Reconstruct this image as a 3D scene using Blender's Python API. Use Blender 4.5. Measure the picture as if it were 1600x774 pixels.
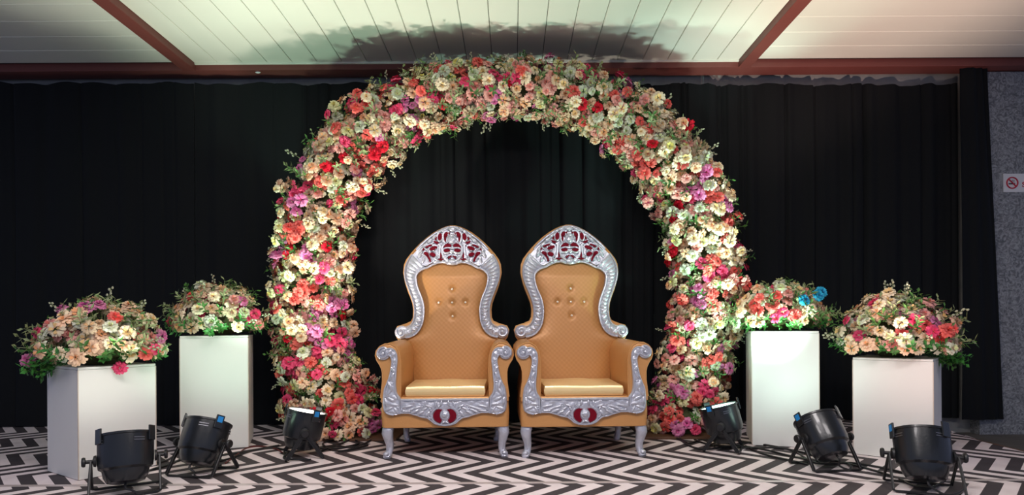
import bpy, bmesh, math, random
import numpy as np
from mathutils import Matrix, Vector
R = math.radians
PI = math.pi
S = bpy.context.scene
C = S.collection
for o in list(bpy.data.objects):
    bpy.data.objects.remove(o)

# ------------------------------------------------------------------ camera
F, CX, HY, CH, ROLL = 900.0, 800.0, 510.0, 0.80, 0.006     # focal length (px), horizon, camera height
cd = bpy.data.cameras.new('camera'); cam = bpy.data.objects.new('camera', cd); C.objects.link(cam)
cd.sensor_width = 36.0; cd.lens = F / 1600 * 36; cd.shift_y = (HY - 387) / 1600
cd.clip_start = 0.05; cd.clip_end = 100
cam.matrix_world = Matrix.Translation((0, 0, CH)) @ Matrix.Rotation(PI/2, 4, 'X') @ Matrix.Rotation(-ROLL, 4, 'Z')
S.camera = cam
# ------------------------------------------------------------------ world, added hall fill, exposure
w = bpy.data.worlds.new('world'); S.world = w; w.use_nodes = True
bg = w.node_tree.nodes['Background']; bg.inputs[0].default_value = (0.54, 0.63, 1.0, 1); bg.inputs[1].default_value = 0.42
S.view_settings.view_transform = 'Standard'; S.view_settings.look = 'None'
S.view_settings.gamma = 1.0; S.view_settings.exposure = 0.0; S.view_settings.use_curve_mapping = False
FILL_LAMPS = [((-1.5, 0.55, 2.86), 40), ((1.5, 0.55, 2.86), 40), ((0.0, 1.15, 2.86), 68)]  # overhead fill added out of view to light chairs and carpet from the front
def area_light(name, loc, size, power, col, rot=(0, 0, 0)):
    l = bpy.data.lights.new(name, 'AREA'); l.shape = 'RECTANGLE'; l.size = size[0]; l.size_y = size[1]
    l.energy = power; l.color = col
    o = bpy.data.objects.new(name, l); o.location = loc; o.rotation_euler = rot; C.objects.link(o); return o
for loc, pw in FILL_LAMPS:
    area_light('hall_fill', loc, (1.1, 0.55), pw, (1.0, 0.93, 0.93), (R(0), 0, 0))

def unroll(px, py):
    u, v = px - CX, py - HY
    return u - ROLL * v, v + ROLL * u
def at(px, py, Y):
    u, v = unroll(px, py); return Vector((u / F * Y, Y, CH - v / F * Y))
def ground(px, py, z=0.0):
    u, v = unroll(px, py); Y = F * (CH - z) / v; return Vector((u / F * Y, Y, z))

# ------------------------------------------------------------------ materials
MATS = {}
def mat(name, col, rough=0.6, metal=0.0, bump=None, var=None, sheen=0, spec=None, coat=0):
    """plain principled; bump=(scale,strength,kind); var=(scale,amount) tonal variation of the thing's own colour"""
    if name in MATS: return MATS[name]
    m = bpy.data.materials.new(name); m.use_nodes = True; MATS[name] = m
    nt = m.node_tree; p = nt.nodes['Principled BSDF']
    p.inputs['Base Color'].default_value = (*col, 1); p.inputs['Roughness'].default_value = rough; p.inputs['Metallic'].default_value = metal
    if spec is not None: p.inputs['Specular IOR Level'].default_value = spec
    if sheen: p.inputs['Sheen Weight'].default_value = sheen
    if coat: p.inputs['Coat Weight'].default_value = coat
    tc = nt.nodes.new('ShaderNodeTexCoord')
    if var:
        n = nt.nodes.new('ShaderNodeTexNoise'); n.inputs['Scale'].default_value = var[0]; n.inputs['Detail'].default_value = 5
        nt.links.new(tc.outputs['Object'], n.inputs['Vector'])
        mx = nt.nodes.new('ShaderNodeMix'); mx.data_type = 'RGBA'
        mx.inputs['A'].default_value = (*[c * (1 - var[1]) for c in col], 1); mx.inputs['B'].default_value = (*[min(1, c * (1 + var[1])) for c in col], 1)
        nt.links.new(n.outputs['Fac'], mx.inputs['Factor']); nt.links.new(mx.outputs['Result'], p.inputs['Base Color'])
    if bump:
        sc, st, kind = bump
        b = nt.nodes.new('ShaderNodeBump'); b.inputs['Strength'].default_value = st; b.inputs['Distance'].default_value = 0.01
        if kind == 'voronoi':
            t = nt.nodes.new('ShaderNodeTexVoronoi'); t.inputs['Scale'].default_value = sc; out = t.outputs['Distance']
        else:
            t = nt.nodes.new('ShaderNodeTexNoise'); t.inputs['Scale'].default_value = sc; t.inputs['Detail'].default_value = 4; out = t.outputs['Fac']
        nt.links.new(tc.outputs['Object'], t.inputs['Vector']); nt.links.new(out, b.inputs['Height']); nt.links.new(b.outputs['Normal'], p.inputs['Normal'])
    return m
def s2l(r, g, b):
    f = lambda c: (c/255/12.92) if c/255 <= .04045 else ((c/255+.055)/1.055)**2.4
    return (f(r), f(g), f(b))
M_gold = mat('gold_leatherette', s2l(202, 146, 88), 0.42, 0.15, (160, .12, 'noise'), (6, .06))
M_seat = mat('gold_seat_leatherette', s2l(244, 214, 156), 0.28, 0.3, (9, .35, 'noise'))
M_silver = mat('silver_paint', s2l(200, 202, 212), 0.34, 0.55, (55, .55, 'noise'))
M_velvet = mat('burgundy_velvet', s2l(112, 2, 28), 0.85, 0, (200, .2, 'noise'), spec=.2)
M_crystal = mat('crystal_button', s2l(255, 246, 226), 0.10, 0.0)
M_white = mat('white_painted_board', s2l(228, 227, 222), 0.55, 0, (14, .06, 'noise'), (3, .05))
M_white_edge = mat('scuffed_board_edge', s2l(196, 182, 170), 0.65, 0, None, (20, .15))
M_black = mat('black_painted_metal', (0.012, 0.014, 0.017), 0.30, 0.1, (90, .05, 'noise'), coat=.2)
M_blackm = mat('matte_black_metal', (0.010, 0.010, 0.011), 0.5, 0.0)
M_rubber = mat('black_rubber_cable', (0.012, 0.012, 0.013), 0.5)
M_redcable = mat('red_cable', (0.10, 0.012, 0.010), 0.5)
M_blue = mat('blue_sticker', s2l(30, 130, 200), 0.4)
M_whitep = mat('white_print', s2l(225, 225, 225), 0.5)
M_red = mat('red_print', s2l(190, 25, 55), 0.5)
M_dark = mat('dark_print', s2l(40, 30, 36), 0.5)
M_beam = mat('red_brown_painted_beam', s2l(116, 62, 56), 0.5, 0, (30, .06, 'noise'), (5, .1))
M_board = mat('white_ceiling_board', s2l(226, 226, 214), 0.42, 0, None, (1.2, .03))
M_back = mat('dark_void', (0.02, 0.018, 0.016), 0.9)
M_plaster = mat('grey_plaster', s2l(150, 150, 146), 0.9, 0, (18, .4, 'noise'), (9, .25))
M_conc = mat('dull_concrete', s2l(92, 88, 84), 0.9, 0, (25, .4, 'noise'), (5, .3))
M_leaf = mat('leaf_green', s2l(72, 116, 52), 0.5, 0, None, (30, .3))
M_leaf2 = mat('leaf_bright_green', s2l(62, 128, 56), 0.5, 0, None, (30, .25))
M_leafp = mat('leaf_pale_green', s2l(138, 150, 104), 0.55, 0, None, (30, .25))
M_bud = mat('pale_bud', s2l(176, 178, 150), .6)
M_core = mat('moss_core', s2l(74, 78, 46), 0.9, 0, (40, .8, 'noise'), (30, .4))
M_wood = mat('brown_wood', s2l(96, 66, 46), 0.6, 0, None, (12, .2))
M_tape = mat('clear_tape', s2l(190, 178, 176), 0.25)
M_pewter = mat('pewter_knob', s2l(120, 120, 126), 0.3, 0.7)

def curtain_material():
    m = mat('black_drape_cloth', (0.0060, 0.0072, 0.0086), 0.85, 0, None, None, sheen=.0, spec=.2)
    nt = m.node_tree; p = nt.nodes['Principled BSDF']; tc = nt.nodes['Texture Coordinate']
    n = nt.nodes.new('ShaderNodeTexNoise'); n.inputs['Scale'].default_value = 260
    b = nt.nodes.new('ShaderNodeBump'); b.inputs['Strength'].default_value = .2; b.inputs['Distance'].default_value = .004
    nt.links.new(tc.outputs['Object'], n.inputs['Vector']); nt.links.new(n.outputs['Fac'], b.inputs['Height']); nt.links.new(b.outputs['Normal'], p.inputs['Normal'])
    return m
M_drape = curtain_material()
def chevron_material(name, xoff):
    m = mat(name, (1, 1, 1), 0.75, 0, (120, .15, 'noise'), spec=.3)
    nt = m.node_tree; p = nt.nodes['Principled BSDF']; tc = nt.nodes['Texture Coordinate']
    N = lambda op, a=None, b=None: _mn(nt, op, a, b)
    sep = nt.nodes.new('ShaderNodeSeparateXYZ'); nt.links.new(tc.outputs['Object'], sep.inputs[0])
    pp = N('PINGPONG', N('SUBTRACT', sep.outputs[1], 3.125 - 5.24), 0.262)
    s = N('DIVIDE', N('ADD', N('SUBTRACT', sep.outputs[0], pp), 0.0139 + 0.173 * 60 + xoff), 0.173)
    fr = N('FRACT', s)
    g = N('GREATER_THAN', fr, 0.5)
    n = nt.nodes.new('ShaderNodeTexNoise'); n.inputs['Scale'].default_value = 7; n.inputs['Detail'].default_value = 6
    nt.links.new(tc.outputs['Object'], n.inputs['Vector'])
    a = nt.nodes.new('ShaderNodeMix'); a.data_type = 'RGBA'; a.inputs['A'].default_value = (*s2l(204, 190, 190), 1); a.inputs['B'].default_value = (*s2l(240, 228, 230), 1)
    nt.links.new(n.outputs['Fac'], a.inputs['Factor'])
    d = nt.nodes.new('ShaderNodeMix'); d.data_type = 'RGBA'; d.inputs['A'].default_value = (*s2l(56, 50, 53), 1); d.inputs['B'].default_value = (*s2l(74, 68, 71), 1)
    nt.links.new(n.outputs['Fac'], d.inputs['Factor'])
    f = nt.nodes.new('ShaderNodeMix'); f.data_type = 'RGBA'
    nt.links.new(g, f.inputs['Factor']); nt.links.new(a.outputs['Result'], f.inputs['A']); nt.links.new(d.outputs['Result'], f.inputs['B'])
    nt.links.new(f.outputs['Result'], p.inputs['Base Color'])
    return m
def _mn(nt, op, a, b):
    n = nt.nodes.new('ShaderNodeMath'); n.operation = op
    for i, v in enumerate((a, b)):
        if v is None: continue
        if isinstance(v, (int, float)): n.inputs[i].default_value = v
        else: nt.links.new(v, n.inputs[i])
    return n.outputs[0]
def wallpaper_material():
    m = mat('grey_mottled_wallpaper', s2l(112, 112, 116), 0.7)
    nt = m.node_tree; p = nt.nodes['Principled BSDF']; tc = nt.nodes['Texture Coordinate']
    n = nt.nodes.new('ShaderNodeTexNoise'); n.inputs['Scale'].default_value = 22; n.inputs['Detail'].default_value = 6; n.inputs['Distortion'].default_value = 2.5
    nt.links.new(tc.outputs['Object'], n.inputs['Vector'])
    r = nt.nodes.new('ShaderNodeValToRGB'); e = r.color_ramp.elements
    e[0].position = .36; e[0].color = (*s2l(96, 98, 102), 1); e[1].position = .64; e[1].color = (*s2l(160, 162, 164), 1)
    nt.links.new(n.outputs['Fac'], r.inputs[0]); nt.links.new(r.outputs[0], p.inputs['Base Color'])
    return m
M_wallpaper = wallpaper_material()
def back_panel_material():
    m = mat('gold_embossed_leatherette', s2l(206, 156, 104), 0.42, 0.15)
    nt = m.node_tree; p = nt.nodes['Principled BSDF']; tc = nt.nodes['Texture Coordinate']
    sep = nt.nodes.new('ShaderNodeSeparateXYZ'); nt.links.new(tc.outputs['Object'], sep.inputs[0])
    sx = _mn(nt, 'SINE', _mn(nt, 'MULTIPLY', sep.outputs[0], 190), None); sz = _mn(nt, 'SINE', _mn(nt, 'MULTIPLY', sep.outputs[2], 190), None)
    h = _mn(nt, 'MULTIPLY', sx, sz)
    b = nt.nodes.new('ShaderNodeBump'); b.inputs['Strength'].default_value = .06; b.inputs['Distance'].default_value = .004
    nt.links.new(h, b.inputs['Height']); nt.links.new(b.outputs['Normal'], p.inputs['Normal'])
    mx = nt.nodes.new('ShaderNodeMix'); mx.data_type = 'RGBA'; mx.inputs['A'].default_value = (*s2l(186, 130, 74), 1); mx.inputs['B'].default_value = (*s2l(194, 138, 82), 1)
    nt.links.new(_mn(nt, 'ADD', _mn(nt, 'MULTIPLY', h, .5), .5), mx.inputs['Factor']); nt.links.new(mx.outputs['Result'], p.inputs['Base Color'])
    return m
M_emboss = back_panel_material()
def lens_material(name, col, strength):
    m = mat(name, col, 0.3); p = m.node_tree.nodes['Principled BSDF']
    p.inputs['Emission Color'].default_value = (*col, 1); p.inputs['Emission Strength'].default_value = strength; return m
def petal_material(name, col):
    m = mat(name, col, 0.6, 0, None, None, spec=.25); nt = m.node_tree; p = nt.nodes['Principled BSDF']
    oi = nt.nodes.new('ShaderNodeObjectInfo'); hs = nt.nodes.new('ShaderNodeHueSaturation'); hs.inputs['Color'].default_value = (*col, 1)
    nt.links.new(_mn(nt, 'ADD', _mn(nt, 'MULTIPLY', oi.outputs['Random'], .35), .85), hs.inputs['Value'])
    nt.links.new(hs.outputs[0], p.inputs['Base Color'])
    p.inputs['Subsurface Weight'].default_value = 0.0
    return m

# ------------------------------------------------------------------ mesh builder
class MB:
    def __init__(s, mx=None): s.v = []; s.f = []; s.mi = []; s.mx = mx or Matrix.Identity(4); s.cur = 0
    def add(s, vs, fs):
        n = len(s.v); s.v += [tuple(s.mx @ Vector(p)) for p in vs]; s.f += [tuple(i + n for i in f) for f in fs]; s.mi += [s.cur] * len(fs); return s
    def box(s, a, b, rz=0, piv=None):
        x0, y0, z0 = a; x1, y1, z1 = b
        vs = [(x0,y0,z0),(x1,y0,z0),(x1,y1,z0),(x0,y1,z0),(x0,y0,z1),(x1,y0,z1),(x1,y1,z1),(x0,y1,z1)]
        return s.add(vs, [(3,2,1,0),(4,5,6,7),(0,1,5,4),(1,2,6,5),(2,3,7,6),(3,0,4,7)])
    def obox(s, c, ax, ay, az):
        c, ax, ay, az = map(Vector, (c, ax, ay, az)); vs = [c + i*ax + j*ay + k*az for k in (-1,1) for i, j in ((-1,-1),(1,-1),(1,1),(-1,1))]
        return s.add(vs, [(3,2,1,0),(4,5,6,7),(0,1,5,4),(1,2,6,5),(2,3,7,6),(3,0,4,7)])
    def tube(s, pts, rad, n=8, closed=False, flat=None):
        """sweep a circle (or an ellipse: flat=(normal vector, factor)) along pts"""
        pts = [Vector(p) for p in pts]; k = len(pts)
        rad = rad if isinstance(rad, (list, tuple)) else [rad] * k
        vs = []; up = None
        for i, p in enumerate(pts):
            a = pts[(i-1) % k] if (closed or i > 0) else p; b = pts[(i+1) % k] if (closed or i < k-1) else p
            t = (b - a).normalized() if (b - a).length > 1e-9 else Vector((0,0,1))
            if flat: e = Vector(flat[0])
            elif up is None: e = Vector((0,0,1)) if abs(t.z) < .9 else Vector((1,0,0))
            else: e = up
            e = (e - t * e.dot(t)).normalized(); up = e; g = t.cross(e)
            for j in range(n):
                q = 2*PI*j/n; vs.append(p + rad[i] * (math.cos(q) * e * (flat[1] if flat else 1) + math.sin(q) * g))
        fs = []
        for i in range(k if closed else k-1):
            for j in range(n):
                a = i*n + j; b = i*n + (j+1) % n; c = ((i+1) % k)*n + (j+1) % n; d = ((i+1) % k)*n + j; fs.append((a, b, c, d))
        if not closed: fs += [tuple(range(n))[::-1], tuple(range((k-1)*n, k*n))]
        return s.add(vs, fs)
    def lathe(s, prof, n=20, mx=None, cap=True):
        vs = []; fs = []; mx = mx or Matrix.Identity(4)
        for r, z in prof:
            for j in range(n): vs.append(mx @ Vector((r*math.cos(2*PI*j/n), r*math.sin(2*PI*j/n), z)))
        for i in range(len(prof)-1):
            for j in range(n): fs.append((i*n+j, i*n+(j+1)%n, (i+1)*n+(j+1)%n, (i+1)*n+j))
        if cap: fs += [tuple(range(n))[::-1], tuple(range((len(prof)-1)*n, len(prof)*n))]
        return s.add(vs, fs)
    def blob(s, c, r, ax=None, n=10, m=6):
        """ellipsoid; ax = rotation matrix"""
        ax = ax or Matrix.Identity(3); c = Vector(c); vs = [c + ax @ Vector((0,0,-r[2]))]; fs = []
        for i in range(1, m):
            t = -PI/2 + PI*i/m
            for j in range(n):
                q = 2*PI*j/n; vs.append(c + ax @ Vector((r[0]*math.cos(t)*math.cos(q), r[1]*math.cos(t)*math.sin(q), r[2]*math.sin(t))))
        vs.append(c + ax @ Vector((0,0,r[2]))); L = len(vs)-1
        for j in range(n):
            fs.append((0, 1+(j+1)%n, 1+j)); fs.append((L, 1+(m-2)*n+j, 1+(m-2)*n+(j+1)%n))
        for i in range(m-2):
            for j in range(n): fs.append((1+i*n+j, 1+i*n+(j+1)%n, 1+(i+1)*n+(j+1)%n, 1+(i+1)*n+j))
        return s.add(vs, fs)
    def grid(s, rows, closed_u=False):
        """rows of equal-length point lists"""
        k = len(rows[0]); vs = [p for r in rows for p in r]; fs = []
        for i in range(len(rows)-1):
            for j in range(k if closed_u else k-1): fs.append((i*k+j, i*k+(j+1)%k, (i+1)*k+(j+1)%k, (i+1)*k+j))
        return s.add(vs, fs)
    def prism(s, poly, f0, f1):
        """poly: 2-D outline; f0/f1 map (a,b) to the two 3-D faces"""
        k = len(poly); vs = [f0(*p) for p in poly] + [f1(*p) for p in poly]
        fs = [tuple(range(k)), tuple(range(2*k-1, k-1, -1))] + [((i+1)%k, i, i+k, (i+1)%k+k) for i in range(k)]
        return s.add(vs, fs)
    def mesh(s, name, mats, smooth=True, bevel=0):
        me = bpy.data.meshes.new(name); me.from_pydata(s.v, [], s.f)
        for m in (mats if isinstance(mats, (list, tuple)) else [mats]): me.materials.append(m)
        if len(set(s.mi)) > 1: me.polygons.foreach_set('material_index', s.mi)
        bm = bmesh.new(); bm.from_mesh(me); bmesh.ops.recalc_face_normals(bm, faces=bm.faces)
        if bevel:
            bmesh.ops.bevel(bm, geom=[e for e in bm.edges if len(e.link_faces) == 2 and e.calc_face_angle(0) > .6], offset=bevel, segments=2, profile=.6, affect='EDGES')
        bm.to_mesh(me); bm.free()
        if smooth: me.shade_smooth(); me.set_sharp_from_angle(angle=R(40))
        me.update(); return me
    def build(s, name, mats, parent=None, smooth=True, bevel=0, loc=None):
        return obj(name, s.mesh(name, mats, smooth, bevel), parent, loc)
def obj(name, me, parent=None, loc=None):
    o = bpy.data.objects.new(name, me); C.objects.link(o)
    if parent: o.parent = parent
    if loc is not None: o.location = loc
    return o
def tag(o, label=None, cat=None, group=None, kind=None):
    if label: o['label'] = label
    if cat: o['category'] = cat
    if group: o['group'] = group
    if kind: o['kind'] = kind
    return o
def empty(name, loc, rz=0):
    o = bpy.data.objects.new(name, None); C.objects.link(o); o.location = loc; o.rotation_euler = (0, 0, rz); o.empty_display_size = .1; return o
def copy_tree(o, parent=None):
    c = o.copy(); C.objects.link(c); c.parent = parent
    for ch in list(o.children): copy_tree(ch, c)
    return c
def lerp_table(tab, x):
    if x <= tab[0][0]: return tab[0][1]
    for (a, va), (b, vb) in zip(tab, tab[1:]):
        if x <= b: return va + (vb - va) * (x - a) / (b - a)
    return tab[-1][1]
def catmull(pts, per=6):
    P = [Vector(p) for p in pts]; out = []
    for i in range(len(P)-1):
        p0 = P[max(i-1, 0)]; p1 = P[i]; p2 = P[i+1]; p3 = P[min(i+2, len(P)-1)]
        for k in range(per):
            t = k/per; out.append(.5*((2*p1) + (p2-p0)*t + (2*p0-5*p1+4*p2-p3)*t*t + (3*p1-p0-3*p2+p3)*t**3))
    return out + [P[-1]]

# ================================================================== THE SETTING
CEIL = 2.94; YB = 4.665; YW = 4.86
tag(MB().box((-6, -3, -.32), (6.5, 6.0, -.12)).build('floor', M_conc, smooth=False), kind='structure', label='dull grey concrete floor around the carpeted platform')
tag(MB().box((-6, 2.0, -.12), (3.22, YW, -.004)).build('platform', M_wood, smooth=False), kind='structure', label='low platform under the zigzag carpet')
tag(MB().box((-6, YW, -.12), (6.5, YW+.2, CEIL+.1)).build('wall_back', M_plaster, smooth=False), kind='structure', label='grey plaster wall behind the black drapes')
tag(MB().box((3.86, YW-.10, -.12), (6.4, YW, CEIL-.06)).build('wall_right', M_wallpaper, smooth=False), kind='structure', label='wall face covered in mottled grey wallpaper beside the drapes')
# carpet: grid that droops over the platform's right edge
def carpet(name, y0, y1, xoff, label):
    rows = []
    ys = np.linspace(y0, y1, 24); xs = list(np.linspace(-5.6, 3.0, 12)) + list(np.linspace(3.05, 3.62, 14))
    def zz(x, y):
        t = max(0, x - (3.16 + .05*math.sin(y*3.1)))
        return .004 - .115*min(1, (t/.34))**1.6 + (.006*math.sin(y*9)*min(1, t*8) if t > 0 else 0)
    for y in ys: rows.append([(x, y, zz(x, y)) for x in xs])
    low = [[(x, y, z-.004) for x, y, z in r] for r in rows]
    m = MB(); m.grid(rows); m.grid(low)
    m.grid([rows[0], low[0]]); m.grid([rows[-1], low[-1]]); m.grid([[r[-1] for r in rows], [r[-1] for r in low]]); m.grid([[r[0] for r in rows], [r[0] for r in low]])
    return tag(m.build(name, chevron_material('zigzag_'+name, xoff)), label, 'carpet')
carpet('stage_carpet', 2.926, YW-.03, 0, 'black and white zigzag carpet under the chairs and the arch')
carpet('front_carpet', 2.0, 2.918, .055, 'strip of zigzag carpet nearest the viewer, in front of the seam')
tag(MB().box((-5.4, 2.905, .0045), (3.1, 2.938, .0058)).build('seam_tape', M_tape, smooth=False), 'long pale tape over the seam between the two carpets', 'tape')

# ceiling with its boards
ceil = tag(MB().box((-6, -3, CEIL+.013), (6.5, YW, CEIL+.1)).build('ceiling', M_back, smooth=False), kind='structure', label='ceiling of glossy white boards')
BL0, BL1, BR0, BR1, DROP = -2.657, -2.551, 1.847, 1.945, .052
def board_mesh(L, W):
    m = MB(); h = .013; e = .004
    prof = [(-W/2, h), (-W/2, e), (-W/2+e, 0), (W/2-e, 0), (W/2, e), (W/2, h)]
    rows = [[(x, y, z) for x, z in prof] for y in (-L/2, L/2)]
    m.grid(rows, True); m.add(rows[0], [tuple(range(6))]); m.add(rows[1], [tuple(range(6))]); return m.mesh('board', M_board, smooth=False)
sp = .2015; gap = .004
x = -.147 + sp*9
edges = sorted([BL1] + [x - sp*k for k in range(24) if BL1 < x - sp*k < BR0] + [x + sp*k for k in range(1, 6) if BL1 < x + sp*k < BR0] + [BR0])
LB = YB - .02 + 2.9; bm0 = None
for a, b in zip(edges, edges[1:]):
    if b - a < .03: continue
    if abs(b - a - sp) < 1e-4:
        if bm0 is None: bm0 = board_mesh(LB, sp - gap)
        me = bm0
    else: me = board_mesh(LB, b - a - gap)
    obj('board', me, ceil, ((a+b)/2, YB - .02 - LB/2, CEIL))
for (xa, xb) in ((-6, BL0), (BR1, 6.4)):
    me = board_mesh(xb - xa, .211 - gap); yy = YB - .03
    for k in range(20):
        o = obj('board', me, ceil, ((xa+xb)/2, yy - .211*(k+.5), CEIL)); o.rotation_euler = (0, 0, PI/2)
def trim(name, a, b, m, label): tag(MB().box(a, b).build(name, m, smooth=False, bevel=.003), kind='structure', label=label)
trim('trim_1', (BL0, -2.5, CEIL-DROP), (BL1, YB, CEIL+.013), M_beam, 'red brown ceiling beam on the left')
trim('trim_2', (BR0, -2.5, CEIL-DROP), (BR1, YB, CEIL+.013), M_beam, 'red brown ceiling beam on the right')
trim('trim_3', (-6, YB, CEIL-DROP), (6.4, YB+.15, CEIL+.013), M_beam, 'red brown beam along the top of the back wall')
trim('trim_4', (BL1, YB-.018, CEIL-.010), (BR0, YB, CEIL+.010), M_board, 'thin white bead where the boards meet the beam')
rng = random.Random(3)
tag(MB().blob(at(403, 114, YB+.03) + Vector((0, 0, .004)), (.022, .01, .008)).build('paper_scrap', M_whitep), 'tiny white paper scrap stuck under the brown beam at left', 'paper')

# ------------------------------------------------------------------ drapes
def drape(name, x0, x1, seed, amp, freq, label, top=2.795, yoff=0.0, flare=0, zbot=.012, y_sl=.018):
    r = random.Random(seed); n = int((x1 - x0) * 150); ph = [r.uniform(0, 6.28) for _ in range(6)]
    crease = [(r.uniform(x0, x1), r.uniform(.5, 1.0)) for _ in range(int((x1-x0)*freq*.55))]
    rows = []; zs = [zbot, .3, .9, 1.6, 2.2, 2.5, 2.68, top]
    for i, z in enumerate(zs):
        row = []; t = (z - zbot) / (top - zbot)
        for k in range(n+1):
            x = x0 + (x1 - x0) * k / n
            a = amp * (1.0 - .25*t)
            wob = .03*math.sin(z*1.3 + ph[5])
            q = a * (.55*math.sin(freq*2.1*(x+wob) + ph[0]) + .45*math.sin(freq*3.7*(x+wob*.6) + ph[1]) + .25*math.sin(freq*6.3*x + ph[2]))
            for cx, cs in crease: q += amp*1.3*cs*math.exp(-((x + wob*.4 - cx)/.013)**2)
            zz = z + (.008*math.sin(9*x + ph[3]) + .006*math.sin(23*x + ph[4]) if i == len(zs)-1 else 0)
            xx = x + flare*(1-t)*(x - x0)/(x1 - x0)
            row.append((xx, 4.735 + yoff + y_sl*x + q, zz))
        rows.append(row)
    bk = [[(p[0], p[1] + .004, p[2]) for p in r_] for r_ in rows]
    m = MB(); m.grid(rows); m.grid(bk); m.grid([rows[0], bk[0]]); m.grid([rows[-1], bk[-1]])
    for e in (0, -1): m.grid([[r_[e] for r_ in rows], [r_[e] for r_ in bk]])
    return tag(m.build(name, M_drape), label, 'curtain', 'black drapes along the back wall')
drape('drape', -5.2, -2.58, 1, .010, 7, 'smooth black drape at the far left, behind the leftmost flower pedestal')
drape('drape', -2.577, -1.042, 2, .010, 8, 'black drape behind the left side of the flower arch', yoff=.004)
drape('drape', -1.04, 1.63, 4, .020, 10, 'pleated black drape seen through the arch behind both chairs', yoff=-.002)
drape('drape', 1.634, 3.72, 7, .020, 10, 'pleated black drape to the right of the arch, behind the right-hand pedestals', yoff=.004)
drape('drape', 3.68, 3.90, 9, .018, 16, 'narrow black drape hanging higher at the edge of the grey wallpaper', top=2.885, yoff=-.10, flare=.12)

# ------------------------------------------------------------------ no-smoking sign on the wallpaper
sy = YW - .10
def sign():
    c = at(1567, 272, sy); d = at(1569, 300.5, sy); x0 = c.x; zt = c.z; zb = d.z; W = .46
    rt = empty('no_smoking_sign', (x0 + W/2, sy - .001, zb)); Z = zt - zb; hw = W/2
    tag(rt, 'white no smoking sign with red lettering on the grey wallpaper', 'sign')
    MB().box((-hw, -.004, 0), (hw, 0, Z)).build('sign_plate', M_whitep, rt, smooth=False)
    cx = -hw + .072; cz = Z/2; rr = .045
    ring = [(cx + rr*math.cos(2*PI*k/28), -.005, cz + rr*math.sin(2*PI*k/28)) for k in range(28)]
    MB().tube(ring, .0055, 6, True).build('prohibition_ring', M_red, rt)
    MB().tube([(cx - rr*.7, -.0065, cz + rr*.7), (cx + rr*.7, -.0065, cz - rr*.7)], .005, 6).build('prohibition_bar', M_red, rt)
    MB().box((cx-.030, -.007, cz-.012), (cx+.022, -.004, cz-.003)).build('cigarette', M_dark, rt, smooth=False)
    sm = MB()
    for k in range(2): sm.tube([(cx+.004+.012*k, -.0055, cz+.004), (cx-.003+.014*k, -.0055, cz+.014), (cx+.006+.012*k, -.0055, cz+.024)], .002, 5)
    sm.build('smoke_curl', M_dark, rt)
    for txt, xx, zz_, sz in (('NO', .052, Z*.60, .042), ('SMOKING', .052, Z*.28, .046)):
        cu = bpy.data.curves.new('lettering', 'FONT'); cu.body = txt; cu.size = sz*1.25; cu.align_x = 'CENTER'; cu.extrude = .0006; cu.offset = .0012
        t = bpy.data.objects.new('lettering', cu); C.objects.link(t)
        dg = bpy.context.evaluated_depsgraph_get(); me = bpy.data.meshes.new_from_object(t.evaluated_get(dg)); bpy.data.objects.remove(t)
        me.materials.clear(); me.materials.append(M_red)
        o = obj('lettering', me, rt, (xx, -.0048, zz_)); o.rotation_euler = (PI/2, 0, 0)
sign()

# unseen ceiling fixtures added as bodies for the front fill light
M_fillglow = lens_material('fill_lamp_diffuser', (1, .95, .88), 1.5)
for i, (loc, pw) in enumerate(FILL_LAMPS):
    rt = empty('fill_lamp', (loc[0], loc[1], loc[2] + .012))
    tag(rt, ('added fill lamp at ceiling height over the hall, out of view, left one', 'added fill lamp at ceiling height over the hall, out of view, right one', 'added fill lamp at ceiling height over the hall, out of view, middle one nearest the platform')[i], 'ceiling lamp', 'added hall fill lamps')
    MB().box((-.6, -.32, .02), (.6, .32, .068)).build('housing', M_board, rt, smooth=False, bevel=.004)
    MB().box((-.55, -.28, 0), (.55, .28, .02)).build('diffuser', M_fillglow, rt, smooth=False)

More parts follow.
